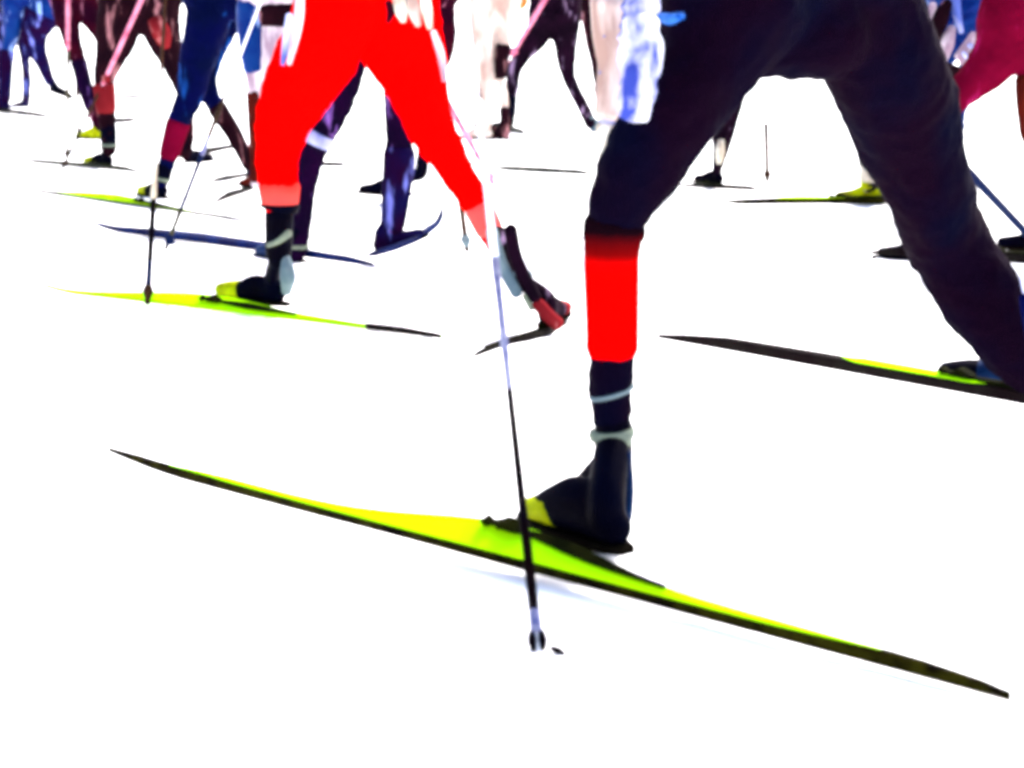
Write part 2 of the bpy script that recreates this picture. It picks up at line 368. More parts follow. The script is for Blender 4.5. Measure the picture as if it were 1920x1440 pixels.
# ---------------------------------------------------------------- boots and people
def boot(person, ankle, sole_pt, fdir, size=.29, m='boot_black', toe='boot_yellow', cuff_r=.043, top=None, strap='strap', voxel=.006, heel_up=0.0, detail=True, thin=1.0, bulk=0.0, extra=()):
    """sole_pt: real point under the heel; fdir: horizontal direction of the toe"""
    off = person.location; f = Vector((fdir.x, fdir.y, 0)).normalized(); up = Vector((0, 0, 1))
    if heel_up: f = (f*math.cos(heel_up) - up*math.sin(heel_up)); up = (up + f*math.sin(heel_up)).normalized()
    side = f.cross(up).normalized(); k = size/.29
    hp = sole_pt
    bm = bmesh.new()
    toe_p = hp + f*.235*k
    tube(bm, [(hp + f*.0 + up*.042*k, .034*k*thin, .036*k), (hp + f*.09*k + up*(.05+bulk)*k, (.033+bulk*.4)*k*thin, (.042+bulk)*k), (hp + f*.16*k + up*(.036+bulk)*k, .042*k*thin, (.030+bulk)*k), (toe_p + up*.03*k, .034*k*thin, .022*k)], 16, 5, side, off=off)
    top = top or ankle + up*.10
    mid = hp + f*.025*k + up*.09*k
    tube(bm, [(hp + f*.02*k + up*.05*k, .038*k*thin), (mid, .037*k*thin, .047*k), (ankle.lerp(mid, .35), .036*k*thin, .043*k), (ankle, cuff_r), (top, cuff_r*1.08)], 16, 5, off=off)
    for ex in extra: tube(bm, ex, 16, 5, off=off)
    b = obj('boot', fuse(bm, 'boot', voxel), MT[m], person)
    fr = []
    for i in range(11):
        t = i/10; c = hp - off + f*(-.038*k + .315*k*t) - up*(-.004)
        a = (.030 + .012*math.sin(math.pi*min(1, t*1.05))**1.0)*k*(1 if .03 < t < .97 else .6)*thin
        fr.append((c + up*(.002*math.cos(t*6)), side, up, a, .007))
    obj('sole', bar_mesh('sole', fr), MT['sole'], b)
    if detail:
        bm = bmesh.new()
        tube(bm, [(hp + f*.165*k + up*(.036+bulk*.6)*k, .0435*k*thin, (.031+bulk*.6)*k), (hp + f*.2*k + up*(.034+bulk*.3)*k, .0425*k*thin, (.029+bulk*.2)*k), (toe_p + f*.006 + up*.03*k, .035*k*thin, .0235*k)], 16, 5, side, off=off)
        obj('toe_cap', mesh(bm, 'toe_cap'), MT[toe], b)
        if not strap: return b
        c = ankle.lerp(mid, .1); d = (top-ankle).normalized()
        bm = bmesh.new(); tube(bm, [(c - d*.008, cuff_r*1.1), (c, cuff_r*1.14), (c + d*.008, cuff_r*1.1)], 18, 2, dome=False, off=off)
        obj('boot_strap', mesh(bm, 'boot_strap'), MT[strap], b)
    return b

def _hand():
    """right gloved hand closed round a grip running along +Z at the origin; wrist towards -Y"""
    bm = bmesh.new(); V = Vector
    tube(bm, [(V((.012, -.11, 0)), .026, .03), (V((.014, -.07, 0)), .026, .032), (V((.026, -.03, .0)), .02, .042), (V((.03, .0, 0)), .018, .043)], 12, 4)
    for k, (z, L) in enumerate([(.034, .95), (.012, 1.05), (-.011, 1.0), (-.033, .82)]):
        tube(bm, [(V((.03, .0, z)), .0115), (V((.024, .028*L, z)), .0115), (V((.0, .036*L, z)), .011), (V((-.022, .022, z)), .0105), (V((-.024, .0, z)), .0095)], 10, 4)
    tube(bm, [(V((.016, -.055, .03)), .015), (V((-.008, -.04, .05)), .0135), (V((-.026, -.012, .052)), .012), (V((-.026, .008, .046)), .0105)], 10, 4)
    return fuse(bm, 'glove', .0045)
HAND = _hand()
def _head():
    bm = bmesh.new(); V = Vector
    tube(bm, [(V((0, 0, -.09)), .055, .06), (V((0, .01, -.03)), .065, .08), (V((0, 0, .04)), .076, .096), (V((0, -.005, .09)), .068, .085)], 18, 5)
    tube(bm, [(V((0, .07, -.085)), .028), (V((0, .04, -.05)), .05)], 12, 3)
    tube(bm, [(V((0, .092, .02)), .009), (V((0, .108, -.012)), .015)], 10, 3)
    tube(bm, [(V((-.02, .088, -.048)), .007), (V((0, .094, -.048)), .008), (V((.02, .088, -.048)), .007)], 8, 3)
    for s in (-1, 1):
        tube(bm, [(V((.076*s, -.01, .02)), .010, .018), (V((.08*s, -.012, -.02)), .009, .014)], 10, 3)
        tube(bm, [(V((.014*s, .088, .036)), .010), (V((.045*s, .078, .034)), .010)], 8, 3)
    return fuse(bm, 'head', .006)
HEAD = _head()
def _hat():
    bm = bmesh.new(); V = Vector
    tube(bm, [(V((0, -.004, .045)), .084, .104), (V((0, -.004, .065)), .084, .103), (V((0, -.006, .1)), .072, .09), (V((0, -.01, .125)), .04, .05)], 20, 5)
    return mesh(bm, 'hat')
HAT = _hat()

def person(label, base, fwd, hips, legs, m, arms=None, lean=.75, voxel=.011, fold=.012, bands=(), hat='hat', up_scale=1.0, tops=None, glove='boot_black', group='skiers racing across the snow'):
    """legs: lists of (point, r) from hip to ankle; hips: (left pt, right pt, radius, radius)"""
    e = thing('person', label, 'person', base, group); off = Vector(base)
    f = Vector((fwd[0], fwd[1], 0)).normalized(); up = Vector((0, 0, 1)); side = f.cross(up).normalized()
    hl, hr, rl, rr = hips; hc = (hl+hr)/2
    bm = bmesh.new()
    for L in legs: tube(bm, L, 16, 5, off=off)
    tube(bm, [(hl, rl), (hc + up*.03, max(rl, rr)*.95), (hr, rr)], 16, 4, Vector((0, 0, 1)), off=off)
    d = (f*math.sin(lean) + up*math.cos(lean))
    k = up_scale
    chest = hc + d*.36*k; neck = hc + d*.52*k
    tube(bm, [(hc, max((hr-hl).length/2, .11)+.02, .115), (hc + up*.05 + d*.12*k, .14, .10), (hc + d*.27*k, .155, .115), (chest + d*.06, .175, .115), (neck - d*.03, .11, .085), (neck + d*.05, .06, .06)], 18, 5, side, off=off)
    sh = []
    for s in (-1, 1):
        shp = neck - d*.06*k + side*.17*s
        if arms and arms[0 if s < 0 else 1] is not None: hand = arms[0 if s < 0 else 1]
        else: hand = hc + f*.42 + up*.30 + side*.26*s
        v = hand-shp; ln = v.length
        el = shp + v*.5 + (side*.5*s - up*.5 - f*.4)*max(.05, math.sqrt(max(.0, .29**2-(ln/2)**2)))
        tube(bm, [(neck - d*.08*k + side*.06*s, .06), (shp, .058), (shp.lerp(el, .5), .05), (el, .042), (el.lerp(hand, .6), .036), (hand - (hand-el).normalized()*.09, .03)], 14, 5, off=off)
        sh.append((hand, el, s))
    obj('suit', fuse(bm, 'suit', voxel, fold), MT[m], e)
    hp = neck + d*.16*k + f*.02
    rot = Matrix((side, f, up)).transposed()
    h = obj('head', HEAD, MT['skin'], e); h.matrix_local = Matrix.Translation(hp-off) @ rot.to_4x4()
    t = obj('hat', HAT, None, h)
    if not HAT.materials: HAT.materials.append(MT['hat'])
    for hand, el, s in sh:
        y = (hand-el).normalized(); z = (up - y*up.dot(y)).normalized(); x = y.cross(z)
        mtx = Matrix((x, y, z)).transposed().to_4x4()
        if s > 0: mtx = mtx @ Matrix.Scale(-1, 4, Vector((1, 0, 0)))
        g = obj('glove', HAND, MT[glove], e)
        g.matrix_local = Matrix.Translation(hand-off) @ mtx
    for nm, bmat, pts in bands:
        b = bmesh.new(); tube(b, [(p, r) for p, r in pts], 20, 2, dome=False, off=off)
        obj(nm, mesh(b, nm), MT[bmat], e)
    return e
def L(Y, *pts):
    """leg points from (px, py, r_px) or with own distance (px, py, r_px, Y)"""
    out = []
    for p in pts:
        y = p[3] if len(p) > 3 else Y
        out.append((P(p[0], p[1], y), M(p[2], y)))
    return out
def band(leg, i0, i1, grow=.004):
    sp = spline([(p, r, r) for p, r in leg], 6)
    n = len(sp)-1; a = int(round(i0*6)); b = int(round(i1*6))
    ks = list(range(a, min(b, n)+1, 1))
    return [(sp[k][0], sp[k][1]+(grow if 0 < i < len(ks)-1 else grow*.2-.002)) for i, k in enumerate(ks)]

def along(tip, px, py, Y, length=1.55):
    d = (P(px, py, Y)-tip).normalized(); return tip + d*length
def foot_y(py): return G(960, py).y

# ---- the skier nearest the camera: black suit, red calf bands
tipA = G(1010, 1222); topA = along(tipA, 933, 530, 2.95, 1.5)
pole('white and black ski pole planted in the snow in front of the long lime ski', tipA, topA, .0072, prof=lambda q: (1.25-1.3*q) if q < .31 else (.95 if q < .50 else .5), twin=True, cols=
     (('pole_grey', .02, .045), ('pole_black', .045, .30), ('pole_grey', .302, .47), ('pole_white', .47, .96)), basket='pole_black', br=.026)
YA = foot_y(1052)
A1 = L(3.1, (1372, 10, 142, 3.2), (1318, 130, 98, 3.15), (1262, 210, 88, 3.1), (1207, 300, 84), (1162, 390, 64), (1148, 460, 50), (1147, 540, 48), (1148, 640, 46), (1145, 720, 46), (1149, 780, 40))
A2 = L(3.7, (1600, 10, 115, 3.4), (1655, 120, 112, 3.45), (1700, 240, 104, 3.55), (1740, 350, 84, 3.6), (1775, 450, 80), (1838, 555, 80), (1895, 640, 68), (1945, 700, 52))
dA = (G(210, 860)-G(1890, 1305)).normalized()
a = person('skier in a black suit with a red calf band, seen from behind, nearest the camera', (P(1450, 100, 3.3).x, 3.3, 0), (-.5, .86),
       (P(1410, -20, 3.25), P(1590, -20, 3.4), .125, .125), [A1, A2, L(3.3, (1395, 62, 84), (1470, 64, 84), (1550, 66, 84))], 'black_suit', arms=(topA - (topA-tipA).normalized()*.07, None), lean=.7, voxel=.009, fold=.014,
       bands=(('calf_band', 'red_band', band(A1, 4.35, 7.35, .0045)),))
boot(a, P(1150, 815, 3.1), P(1152, 1030, YA), Vector((-.62, .78, 0)), .27, 'boot_black', 'boot_yellow', cuff_r=M(33, 3.1), top=P(1146, 720, 3.1), voxel=.005, bulk=.016,
     extra=([(P(1151, 800, 3.1), M(37, 3.1)), (P(1150, 880, 3.1), M(39, 3.1)), (P(1141, 940, 3.1), M(46, 3.1)), (P(1140, 990, 3.08), M(45, 3.1))],
            [(P(1146, 870, 3.1), M(37, 3.1)), (P(1112, 922, 3.14), M(46, 3.1)), (P(1084, 958, 3.16), M(48, 3.1)), (P(1076, 985, 3.18), M(44, 3.1))]))
bm = bmesh.new(); tube(bm, [(P(1179, 850, 3.06), M(6, 3.1)), (P(1181, 910, 3.06), M(9, 3.1)), (P(1177, 965, 3.05), M(10, 3.1)), (P(1166, 1015, 3.05), M(7, 3.1))], 12, 4, off=a.location)
obj('heel_halo', mesh(bm, 'heel_halo'), MT['boot_blue'], a)  # blue ghost halo along the boot edge, modelled as a solid strip
boot(a, P(1965, 660, 3.75), P(1965, 740, 3.85), Vector((-.8, .5, 0)), .28, 'boot_blue', 'boot_black', cuff_r=M(50, 3.75), top=P(1900, 610, 3.7))
# pale ring below the band and a sewn seam on the cuff
for (y0, y1, rr, mm, nm) in ((731, 738, 46, 'boot_grey', 'cuff_piping'), (804, 822, 44, 'strap', 'cuff_strap')):
    bm = bmesh.new(); tube(bm, [(P(1146, y0, 3.1), M(rr, 3.1)), (P(1147, (y0+y1)/2, 3.1), M(rr+2, 3.1)), (P(1148, y1, 3.1), M(rr, 3.1))], 24, 2, dome=False, off=a.location)
    obj(nm, mesh(bm, nm), MT[mm], a)
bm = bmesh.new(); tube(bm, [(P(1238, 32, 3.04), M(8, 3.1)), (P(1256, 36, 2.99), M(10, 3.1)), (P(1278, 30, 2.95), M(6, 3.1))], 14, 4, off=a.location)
obj('hip_glint', mesh(bm, 'hip_glint'), MT['blue_glint'], a)  # small blue shape added for the reflection on the hip
bm = bmesh.new(); tube(bm, [(P(1200, 40, 2.98), M(34, 3), M(14, 3)), (P(1202, 90, 2.97), M(43, 3), M(15, 3)), (P(1200, 140, 2.96), M(41, 3), M(15, 3)), (P(1192, 190, 2.96), M(33, 3), M(13, 3)), (P(1187, 222, 2.97), M(28, 3), M(8, 3))], 18, 5, off=a.location)
obj('bib_tail', fuse(bm, 'bib_tail', .006, .018), MT['bib'], a)
for nm, mm, pts in (('shin_panel', 'blue', [(1922, 560, 12), (1938, 610, 20), (1950, 670, 16)]), ('shin_panel', 'lavender', [(1916, 508, 6), (1930, 545, 13), (1942, 600, 10)])):
    bm = bmesh.new(); tube(bm, [(P(x, y, 3.5), M(r_, 3.5)) for x, y, r_ in pts], 14, 4, off=a.location); obj(nm, mesh(bm, nm), MT[mm], a)
ski('long lime and black ski under the black-suited skier in front', G(212, 862, .02), G(1900, 1312, .0), 'ski_yellow', 'ski_edge', roll=.5, wide=.038, thick=.0140, peak=.47, sig=.13, bind_side=.6, toe=P(1160, 1048, YA)+dA*.10, curl=.02, clumps=0, dark_ends=.10)
ski('black ski with a yellow heel section under the trailing leg of the black-suited skier', P(1236, 634, 4.5), P(2350, 838, 3.3), 'ski_yellow', 'ski_dark', roll=.12, wide=.019, thick=.0115, foot=.40, curl=-.0, dark_ends=.37, sig=.5, clumps=0, bow=.0)

# ---- red skier
YB = foot_y(577)
B1 = L(YB-.15, (632, 20, 78), (592, 110, 75), (552, 180, 66), (528, 240, 50), (521, 300, 41), (523, 350, 36), (524, 385, 31), (523, 397, 24))
B2 = L(YB, (728, 30, 98, YB+.05), (772, 130, 68, YB+.05), (792, 200, 50), (818, 260, 43), (856, 320, 33), (890, 375, 27), (915, 425, 24), (930, 455, 22))
tB = G(276, 571); uB = along(tB, 288, 370, tB.y+.02, 1.5)
tB2 = P(876, 470, 6.3); uB2 = along(tB2, 858, 340, 6.2, 1.5)
b = person('skier in a bright red suit, seen from behind, left of the black-suited skier', (P(670, 100, YB).x, YB, 0), (-.2, .98),
       (P(640, -10, YB-.05), P(735, -10, YB), .135, .135), [B1, B2], 'red_suit', lean=.6, voxel=.011, fold=.016, arms=(uB - (uB-tB).normalized()*.07, None),
       bands=(('trouser_cuff', 'red_cuff', band(B1, 4.85, 6.0, .006)), ('boot_cuff', 'boot_black', band(B1, 5.9, 6.9, .012)), ('trouser_cuff', 'red_cuff', band(B2, 5.2, 6.3, .005))))
dB = (G(60, 543)-G(830, 633)).normalized()
boot(b, P(522, 470, YB-.1), P(524, 572, YB), dB, .30, 'boot_black', 'boot_yellow', cuff_r=M(25, YB), top=P(523, 402, YB-.15), thin=.72, strap=None)
bm = bmesh.new(); tube(bm, [(P(536, 486, YB-.12), M(9, YB)), (P(540, 515, YB-.12), M(15, YB)), (P(538, 545, YB-.08), M(10, YB))], 14, 4, off=b.location)
obj('heel_counter', mesh(bm, 'heel_counter'), MT['boot_grey'], b)
bm = bmesh.new(); tube(bm, [(P(503, 460, YB-.23), M(4, YB)), (P(522, 452, YB-.25), M(5, YB)), (P(541, 438, YB-.23), M(7, YB))], 12, 4, off=b.location)
obj('ankle_strap', mesh(bm, 'ankle_strap'), MT['strap'], b)
bt = boot(b, P(968, 520, 5.35), P(1022, 612, 5.3), Vector((.3, .95, 0)), .26, 'plum', 'coral', cuff_r=M(24, 5.4), top=P(935, 448, 5.45), strap='boot_grey', thin=.85)
for (p, r, mm) in (([(922, 436), (938, 490), (968, 548)], 12, 'boot_grey'), ([(958, 432), (970, 490), (1002, 556)], 13, 'plum'), ([(984, 556), (996, 578)], 6, 'strap'), ([(1010, 572), (1030, 594), (1044, 606)], 13, 'coral')):
    bm = bmesh.new(); tube(bm, [(P(x, y, 5.26), M(r, 5.3)) for x, y in p], 10, 4, off=b.location); obj('gaiter_panel', mesh(bm, 'gaiter_panel'), MT[mm], b)
for nm, mm, pts in (('number_bib', 'beige', [(748, -8, 12), (752, 18, 13), (756, 38, 6)]), ('number_bib', 'cream', [(772, -8, 11), (776, 20, 12), (784, 46, 6)]), ('number_bib', 'beige', [(796, -8, 9), (800, 22, 10), (806, 52, 5)]), ('bib_wine_trim', 'wine', [(728, 5, 6), (733, 22, 8), (728, 40, 4)]),  # last one is a wine strip left of the bib pieces
                    ('side_stripe', 'white_cloth', [(812, 60, 5), (826, 100, 7), (834, 150, 5)]), ('bib_tail', 'white_cloth', [(562, -8, 8), (560, 30, 9), (552, 70, 9), (542, 118, 5)]), ('bib_tail', 'lavender', [(543, 30, 7), (538, 70, 8), (530, 120, 4)])):
    bm = bmesh.new(); tube(bm, [(P(x, y, YB-.38), M(r_, YB-.38), M(r_, YB)*.7) for x, y, r_ in pts], 12, 4, off=b.location); obj(nm, mesh(bm, nm), MT[mm], b)
ski('bright yellow ski flat on the snow under the red skier', G(62, 543), G(832, 634), 'ski_yellow', 'ski_yellow', roll=.6, wide=.030, thick=.006, sig=.2, tailcap=.16, foot=.50, curl=.03, clumps=0, dark_ends=.15)
ski('short dark ski end tilted up under the raised right foot of the red skier', P(1080, 612, 5.5), P(884, 680, 4.9), 'ski_dark', 'ski_dark', roll=.2, wide=.028, thick=.010, foot=.6, curl=0, dark_ends=.1)
pole('thin dark pole standing left of the red skier with its tip on the yellow ski', tB, uB, .0075, (('pole_brown', 0, .04), ('pole_blue', .04, .10), ('pole_black', .10, .235), ('beige', .235, .40), ('pole_brown', .40, 1)), basket='pole_brown', br=.016, prof=lambda q: .95 if q < .24 else .5)
pole('dark red pole behind the right knee of the red skier', tB2, uB2, .008, (('pole_brown', 0, 1),), basket='boot_grey', br=.018)

# ---- purple navy skier behind the red one
YC = 6.9
C1 = L(YC, (655, 20, 45), (650, 120, 36), (625, 200, 33), (590, 270, 30), (572, 330, 27), (562, 400, 25), (557, 450, 24), (553, 480, 18))
C2 = L(YC, (740, 20, 45), (745, 120, 32), (748, 220, 26), (748, 300, 27), (742, 370, 24), (735, 430, 20))
tC = G(311, 466); uC = along(tC, 442, 125, 7.0, 1.5)
c = person('skier in a dark purple and navy suit half hidden behind the red skier', (P(690, 100, YC).x, YC, 0), (-.2, .98),
       (P(662, 5, YC), P(728, 5, YC), .11, .11), [C1, C2], 'purple', arms=(uC - (uC-tC).normalized()*.07, None),
       bands=(('knee_band', 'lavender', band(C1, 2.68, 3.02, .008)), ('shin_panel', 'navy', band(C2, 2.7, 5.0, .007))))
boot(c, P(556, 462, YC), P(560, 492, YC), (G(170, 432)-G(700, 500)), .27, 'boot_black', 'boot_blue', cuff_r=M(22, YC), top=P(557, 430, YC), detail=True, thin=.8)
boot(c, P(733, 415, YC), P(712, 476, YC-.05), Vector((.75, .5, 0)), .24, 'navy', 'boot_blue', cuff_r=M(19, YC), top=P(740, 385, YC), heel_up=-.25, detail=False, thin=.75)
ski('dark blue ski crossing behind the boot of the red skier', G(172, 430), G(702, 500), 'ski_blue', 'ski_blue', roll=.3, wide=.022, thick=.011, foot=.5, curl=.03, dark_ends=.15, binding=False, sig=.4)
ski('thin blue ski tip curving up beside the raised foot of the purple skier', P(832, 412, 7.1), P(690, 482, 6.7), 'ski_blue', 'ski_blue', roll=.2, wide=.018, thick=.008, sig=.6, curl=.06, binding=False, bow=-.03)
pole('thin slanting blue pole planted between the blue ski and the blue skier', tC, uC, .0075, (('pole_olive', 0, .13), ('pole_blue', .13, .30), ('pole_grey', .30, .36), ('pole_brown', .36, .5), ('pole_white', .5, 1)), basket='pole_blue', br=.028, prof=lambda q: .85 if q < .5 else .45)

# ---- skier whose glossy blue shell hangs left of the red skier
YR = 8.2
R1 = L(YR, (478, -10, 30), (474, 40, 27), (476, 90, 24), (478, 130, 20), (478, 180, 15), (479, 250, 12), (482, 310, 11), (480, 345, 10))
R2 = L(YR, (520, 0, 40), (520, 60, 34), (514, 110, 28), (508, 150, 22), (512, 210, 18), (518, 300, 14), (520, 350, 12))
r = person('skier in black shorts and white leggings squeezed between the blue and red skiers', (P(500, 100, YR).x, YR, 0), (-.1, 1),
       (P(488, -20, YR), P(528, -20, YR), .1, .1), [R1, R2], 'white_cloth', bands=(('shell_leg', 'bright_blue', band(R1, .3, 3.2, .008)), ('shorts_leg', 'maroon', band(R2, .2, .9, .012)), ('lower_legging', 'brick', band(R1, 3.9, 6.9, .004))))
boot(r, P(479, 335, YR), P(478, 352, YR+.3), Vector((-.6, .8, 0)), .17, 'brick', 'brick', cuff_r=M(11, YR), top=P(480, 310, YR), detail=False, thin=.8)
ski('dark ski tail slanting out from behind the left shin of the red skier', G(400, 382), G(488, 350), 'ski_dark', 'ski_dark', wide=.022, thick=.009, curl=0, binding=False)
ski('short brown ski end left of the reddish shoe beside the red skier', G(392, 343), G(482, 328), 'ski_grey', 'ski_dark', wide=.02, thick=.009, curl=0, binding=False)

# ---- blue skier
YD = foot_y(372)
D1 = L(YD, (392, 20, 42), (380, 80, 38), (366, 130, 31), (356, 180, 26), (338, 220, 22), (325, 260, 19), (313, 305, 16), (303, 340, 14))
D2 = L(YD+.3, (432, 10, 42), (420, 60, 22), (394, 130, 18), (392, 175, 19), (412, 210, 17), (435, 245, 15), (456, 285, 13), (472, 318, 12))
d = person('skier in a deep blue suit with a magenta calf band', (P(400, 80, YD).x, YD, 0), (-.2, .98),
       (P(385, -5, YD), P(440, -5, YD), .12, .12), [D1, D2], 'blue', bands=(('calf_band', 'magenta', band(D1, 4.2, 5.8, .006)), ('calf_band', 'maroon', band(D2, 3.6, 6.9, .005))))
boot(d, P(305, 335, YD), P(308, 372, YD), G(35, 355)-G(460, 415), .27, 'boot_black', 'boot_yellow', cuff_r=M(15, YD), top=P(310, 312, YD), thin=.8)
boot(d, P(471, 315, YD+.3), P(480, 338, YD+.3), Vector((.7, .7, 0)), .25, 'boot_black', 'orange', cuff_r=M(12, YD), top=P(462, 298, YD+.3), detail=False, thin=.8)
ski('slim lime and grey ski under the blue skier', G(36, 356), G(462, 416), 'ski_lime', 'ski_grey', roll=.6, wide=.026, thick=.007, foot=.4, curl=.04, dark_ends=.2)
ski('small dark ski tail right of the crossing leg of the blue skier', G(365, 292), G(445, 276), 'ski_grey', 'ski_dark', wide=.03, thick=.012, curl=0, binding=False)

# ---- maroon skier
YE = foot_y(312)
E1 = L(YE, (232, 10, 45), (218, 70, 38), (204, 115, 27), (196, 150, 20), (198, 190, 18), (202, 235, 16), (204, 280, 15))
E2 = L(YE, (290, 10, 48), (306, 70, 34), (322, 115, 22), (337, 155, 16), (350, 200, 14), (352, 260, 12), (346, 290, 12))
e = person('skier in a brown maroon suit with coral patches, left of the blue skier', (P(262, 80, YE).x, YE, 0), (-.2, .98),
       (P(225, -10, YE), P(300, -10, YE), .15, .15), [E1, E2], 'maroon', bands=(('calf_band', 'coral', band(E1, 3.1, 4.5, .006)), ('thigh_patch', 'coral', [(P(290, 35, YE-.12), M(14, YE)), (P(303, 62, YE-.13), M(17, YE)), (P(311, 88, YE-.09), M(8, YE))])))
boot(e, P(204, 270, YE), P(206, 313, YE), G(40, 303)-G(262, 322), .28, 'boot_black', 'boot_yellow', cuff_r=M(15, YE), top=P(203, 240, YE), thin=.8)
boot(e, P(347, 280, YE), P(350, 306, YE), Vector((.6, .8, 0)), .26, 'boot_black', 'boot_black', cuff_r=M(12, YE), top=P(349, 260, YE), detail=False, thin=.8)
ski('thin grey ski under the maroon skier', G(36, 303), G(266, 324), 'ski_grey', 'ski_grey', wide=.022, thick=.010, foot=.35, curl=.04)
ski('short dark ski tip right of the shin of the maroon skier', G(258, 228), G(180, 232), 'ski_dark', 'ski_dark', wide=.03, thick=.016, curl=.02, binding=False)
ski('small grey ski tip on the far snow between the maroon and blue skiers', G(275, 186), G(222, 183), 'ski_grey', 'ski_dark', wide=.03, thick=.016, curl=.0, binding=False)

# ---- wine and violet skier further left
YF = 12.6
F1 = L(YF, (118, -10, 26), (126, 40, 22), (138, 85, 17), (150, 125, 14), (160, 165, 13), (172, 205, 11), (183, 240, 9))
F2 = L(YF, (165, -10, 26), (168, 30, 20), (196, 70, 18), (200, 120, 14), (196, 180, 12), (194, 240, 10))
f_ = person('skier in violet and wine tights between the far blue skier and the maroon skier', (P(140, 60, YF).x, YF, 0), (-.2, .98),
       (P(122, -22, YF), P(165, -22, YF), .12, .12), [F1, F2], 'wine', bands=(('calf_band', 'purple', band(F1, 2.6, 5.0, .006)),))
boot(f_, P(183, 235, YF), P(185, 262, YF), Vector((-.7, .6, 0)), .27, 'boot_yellow', 'boot_yellow', cuff_r=M(9, YF), top=P(178, 220, YF), detail=False)
boot(f_, P(194, 235, YF), P(194, 262, YF), Vector((-.5, .8, 0)), .27, 'boot_black', 'boot_yellow', cuff_r=M(9, YF), top=P(194, 220, YF), detail=False)
# olive poles of that pair, planted close together; highlights on both uprights painted pink
for (lab, t, q, Yq, cols, rr) in (
   ('upright olive pole with a highlight painted pink on its upper half, leftmost of the pair', (126, 300), (127, 100), 11.5, (('pole_olive', 0, .5), ('pole_pink', .5, 1)), .011),
   ('upright brown pole right of its olive twin, highlight painted pink near the top', (146, 262), (143, 120), 13.2, (('pole_brown', 0, .42), ('pole_pink', .42, 1)), .012),
   ('slanting brown pole leaning from the wine leg down to the snow', (116, 318), (170, 205), 11.1, (('pole_olive', 0, .25), ('pole_brown', .25, 1)), .009),
   ('pink and white pole slanting across the maroon skier', None, None, 0, (('pole_brown', 0, .25), ('pole_pink', .25, 1)), .014)):
    if t: tp = G(*t); pole(lab, tp, along(tp, q[0], q[1], Yq, 1.5), rr*.78, cols, basket='pole_brown', br=.02, grip=False)
    else: tp = P(193, 158, 10.4); pole(lab, tp, along(tp, 265, 0, 10.2, 1.0), rr*.62, (('pole_pink', 0, 1),), basket='coral', br=.03, grip=False)

# ---- far blue and navy skiers at the left edge
YG = foot_y(212)
G1 = L(YG, (28, 10, 26), (22, 60, 15), (14, 100, 12), (12, 150, 9), (11, 190, 8))
G2 = L(YG, (82, 20, 34), (66, 60, 22), (70, 95, 14), (80, 118, 10), (90, 145, 7), (98, 160, 6))
g = person('far skier in blue with one foot kicked up, at the left edge', (P(50, 40, YG).x, YG, 0), (-.2, .98),
       (P(38, -5, YG), P(84, -5, YG), .14, .14), [G1, G2], 'bright_blue', bands=(('shorts_leg', 'navy', band(G2, .2, 4.8, .02)), ('shin_guard', 'navy', band(G1, 1.9, 4.0, .01))))
boot(g, P(11, 190, YG), P(14, 210, YG), Vector((-.7, .6, 0)), .28, 'navy', 'navy', cuff_r=M(8, YG), top=P(12, 170, YG), detail=False)
boot(g, P(97, 158, YG), P(96, 172, YG), Vector((.9, -.2, 0)), .26, 'boot_black', 'boot_black', cuff_r=M(6, YG), top=P(92, 148, YG), heel_up=.3, detail=False)
YH = foot_y(208)
H1 = L(YH+1, (50, -5, 28), (44, 70, 14), (48, 120, 9), (50, 160, 9), (49, 195, 8))
H2 = L(YH+1, (-10, -5, 26), (-6, 50, 14), (0, 110, 9), (2, 160, 8), (2, 195, 8))
h = person('far skier in navy partly hidden behind the blue one at the left edge', (P(30, 40, YH+1).x, YH+1, 0), (-.2, .98),
       (P(2, -22, YH+1), P(42, -22, YH+1), .13, .13), [H1, H2], 'navy')
boot(h, P(49, 190, YH+1), P(50, 206, YH+.8), Vector((-.9, .3, 0)), .28, 'navy', 'navy', cuff_r=M(8, YH), top=P(49, 175, YH+1), detail=False)
boot(h, P(2, 190, YH+1), P(4, 204, YH+.8), Vector((-.9, .3, 0)), .28, 'navy', 'navy', cuff_r=M(8, YH), top=P(2, 175, YH+1), detail=False)
ski('far dark purple ski at the left edge under the blue skier', G(-140, 196), G(96, 222), 'ski_dark', 'ski_dark', wide=.03, thick=.018, curl=.03, binding=False)

# ---- dark skiers in the middle distance
YI = foot_y(246)
I1 = L(YI, (1022, 25, 34), (1006, 72, 22), (984, 98, 17), (966, 128, 14), (960, 165, 13), (956, 200, 12), (955, 228, 11))
I2 = L(YI, (1058, 25, 34), (1060, 75, 24), (1062, 115, 18), (1068, 150, 13), (1083, 180, 12), (1098, 210, 12), (1107, 232, 11))
i_ = person('mid-distance skier in a dark plum suit with legs spread, right of the red skier', (P(1035, 60, YI).x, YI, 0), (-.2, .98),
       (P(1025, -5, YI), P(1058, -5, YI), .15, .15), [I1, I2], 'plum')
boot(i_, P(955, 215, YI), P(956, 246, YI), Vector((-.6, .8, 0)), .28, 'boot_black', 'boot_black', cuff_r=M(13, YI), top=P(956, 182, YI), detail=False)
boot(i_, P(1106, 225, YI), P(1112, 250, YI), Vector((.4, .8, 0)), .28, 'boot_grey', 'boot_grey', cuff_r=M(10, YI), top=P(1101, 212, YI), detail=False)
ski('dark and grey ski flat under the near foot of the plum skier', G(884, 238), G(985, 252), 'ski_dark', 'ski_grey', wide=.035, thick=.018, curl=.02, binding=True)
YJ = YI+.8
J1 = L(YJ, (1112, -10, 34), (1117, 40, 27), (1119, 85, 20), (1120, 125, 12), (1124, 165, 10), (1130, 205, 9), (1134, 228, 9))
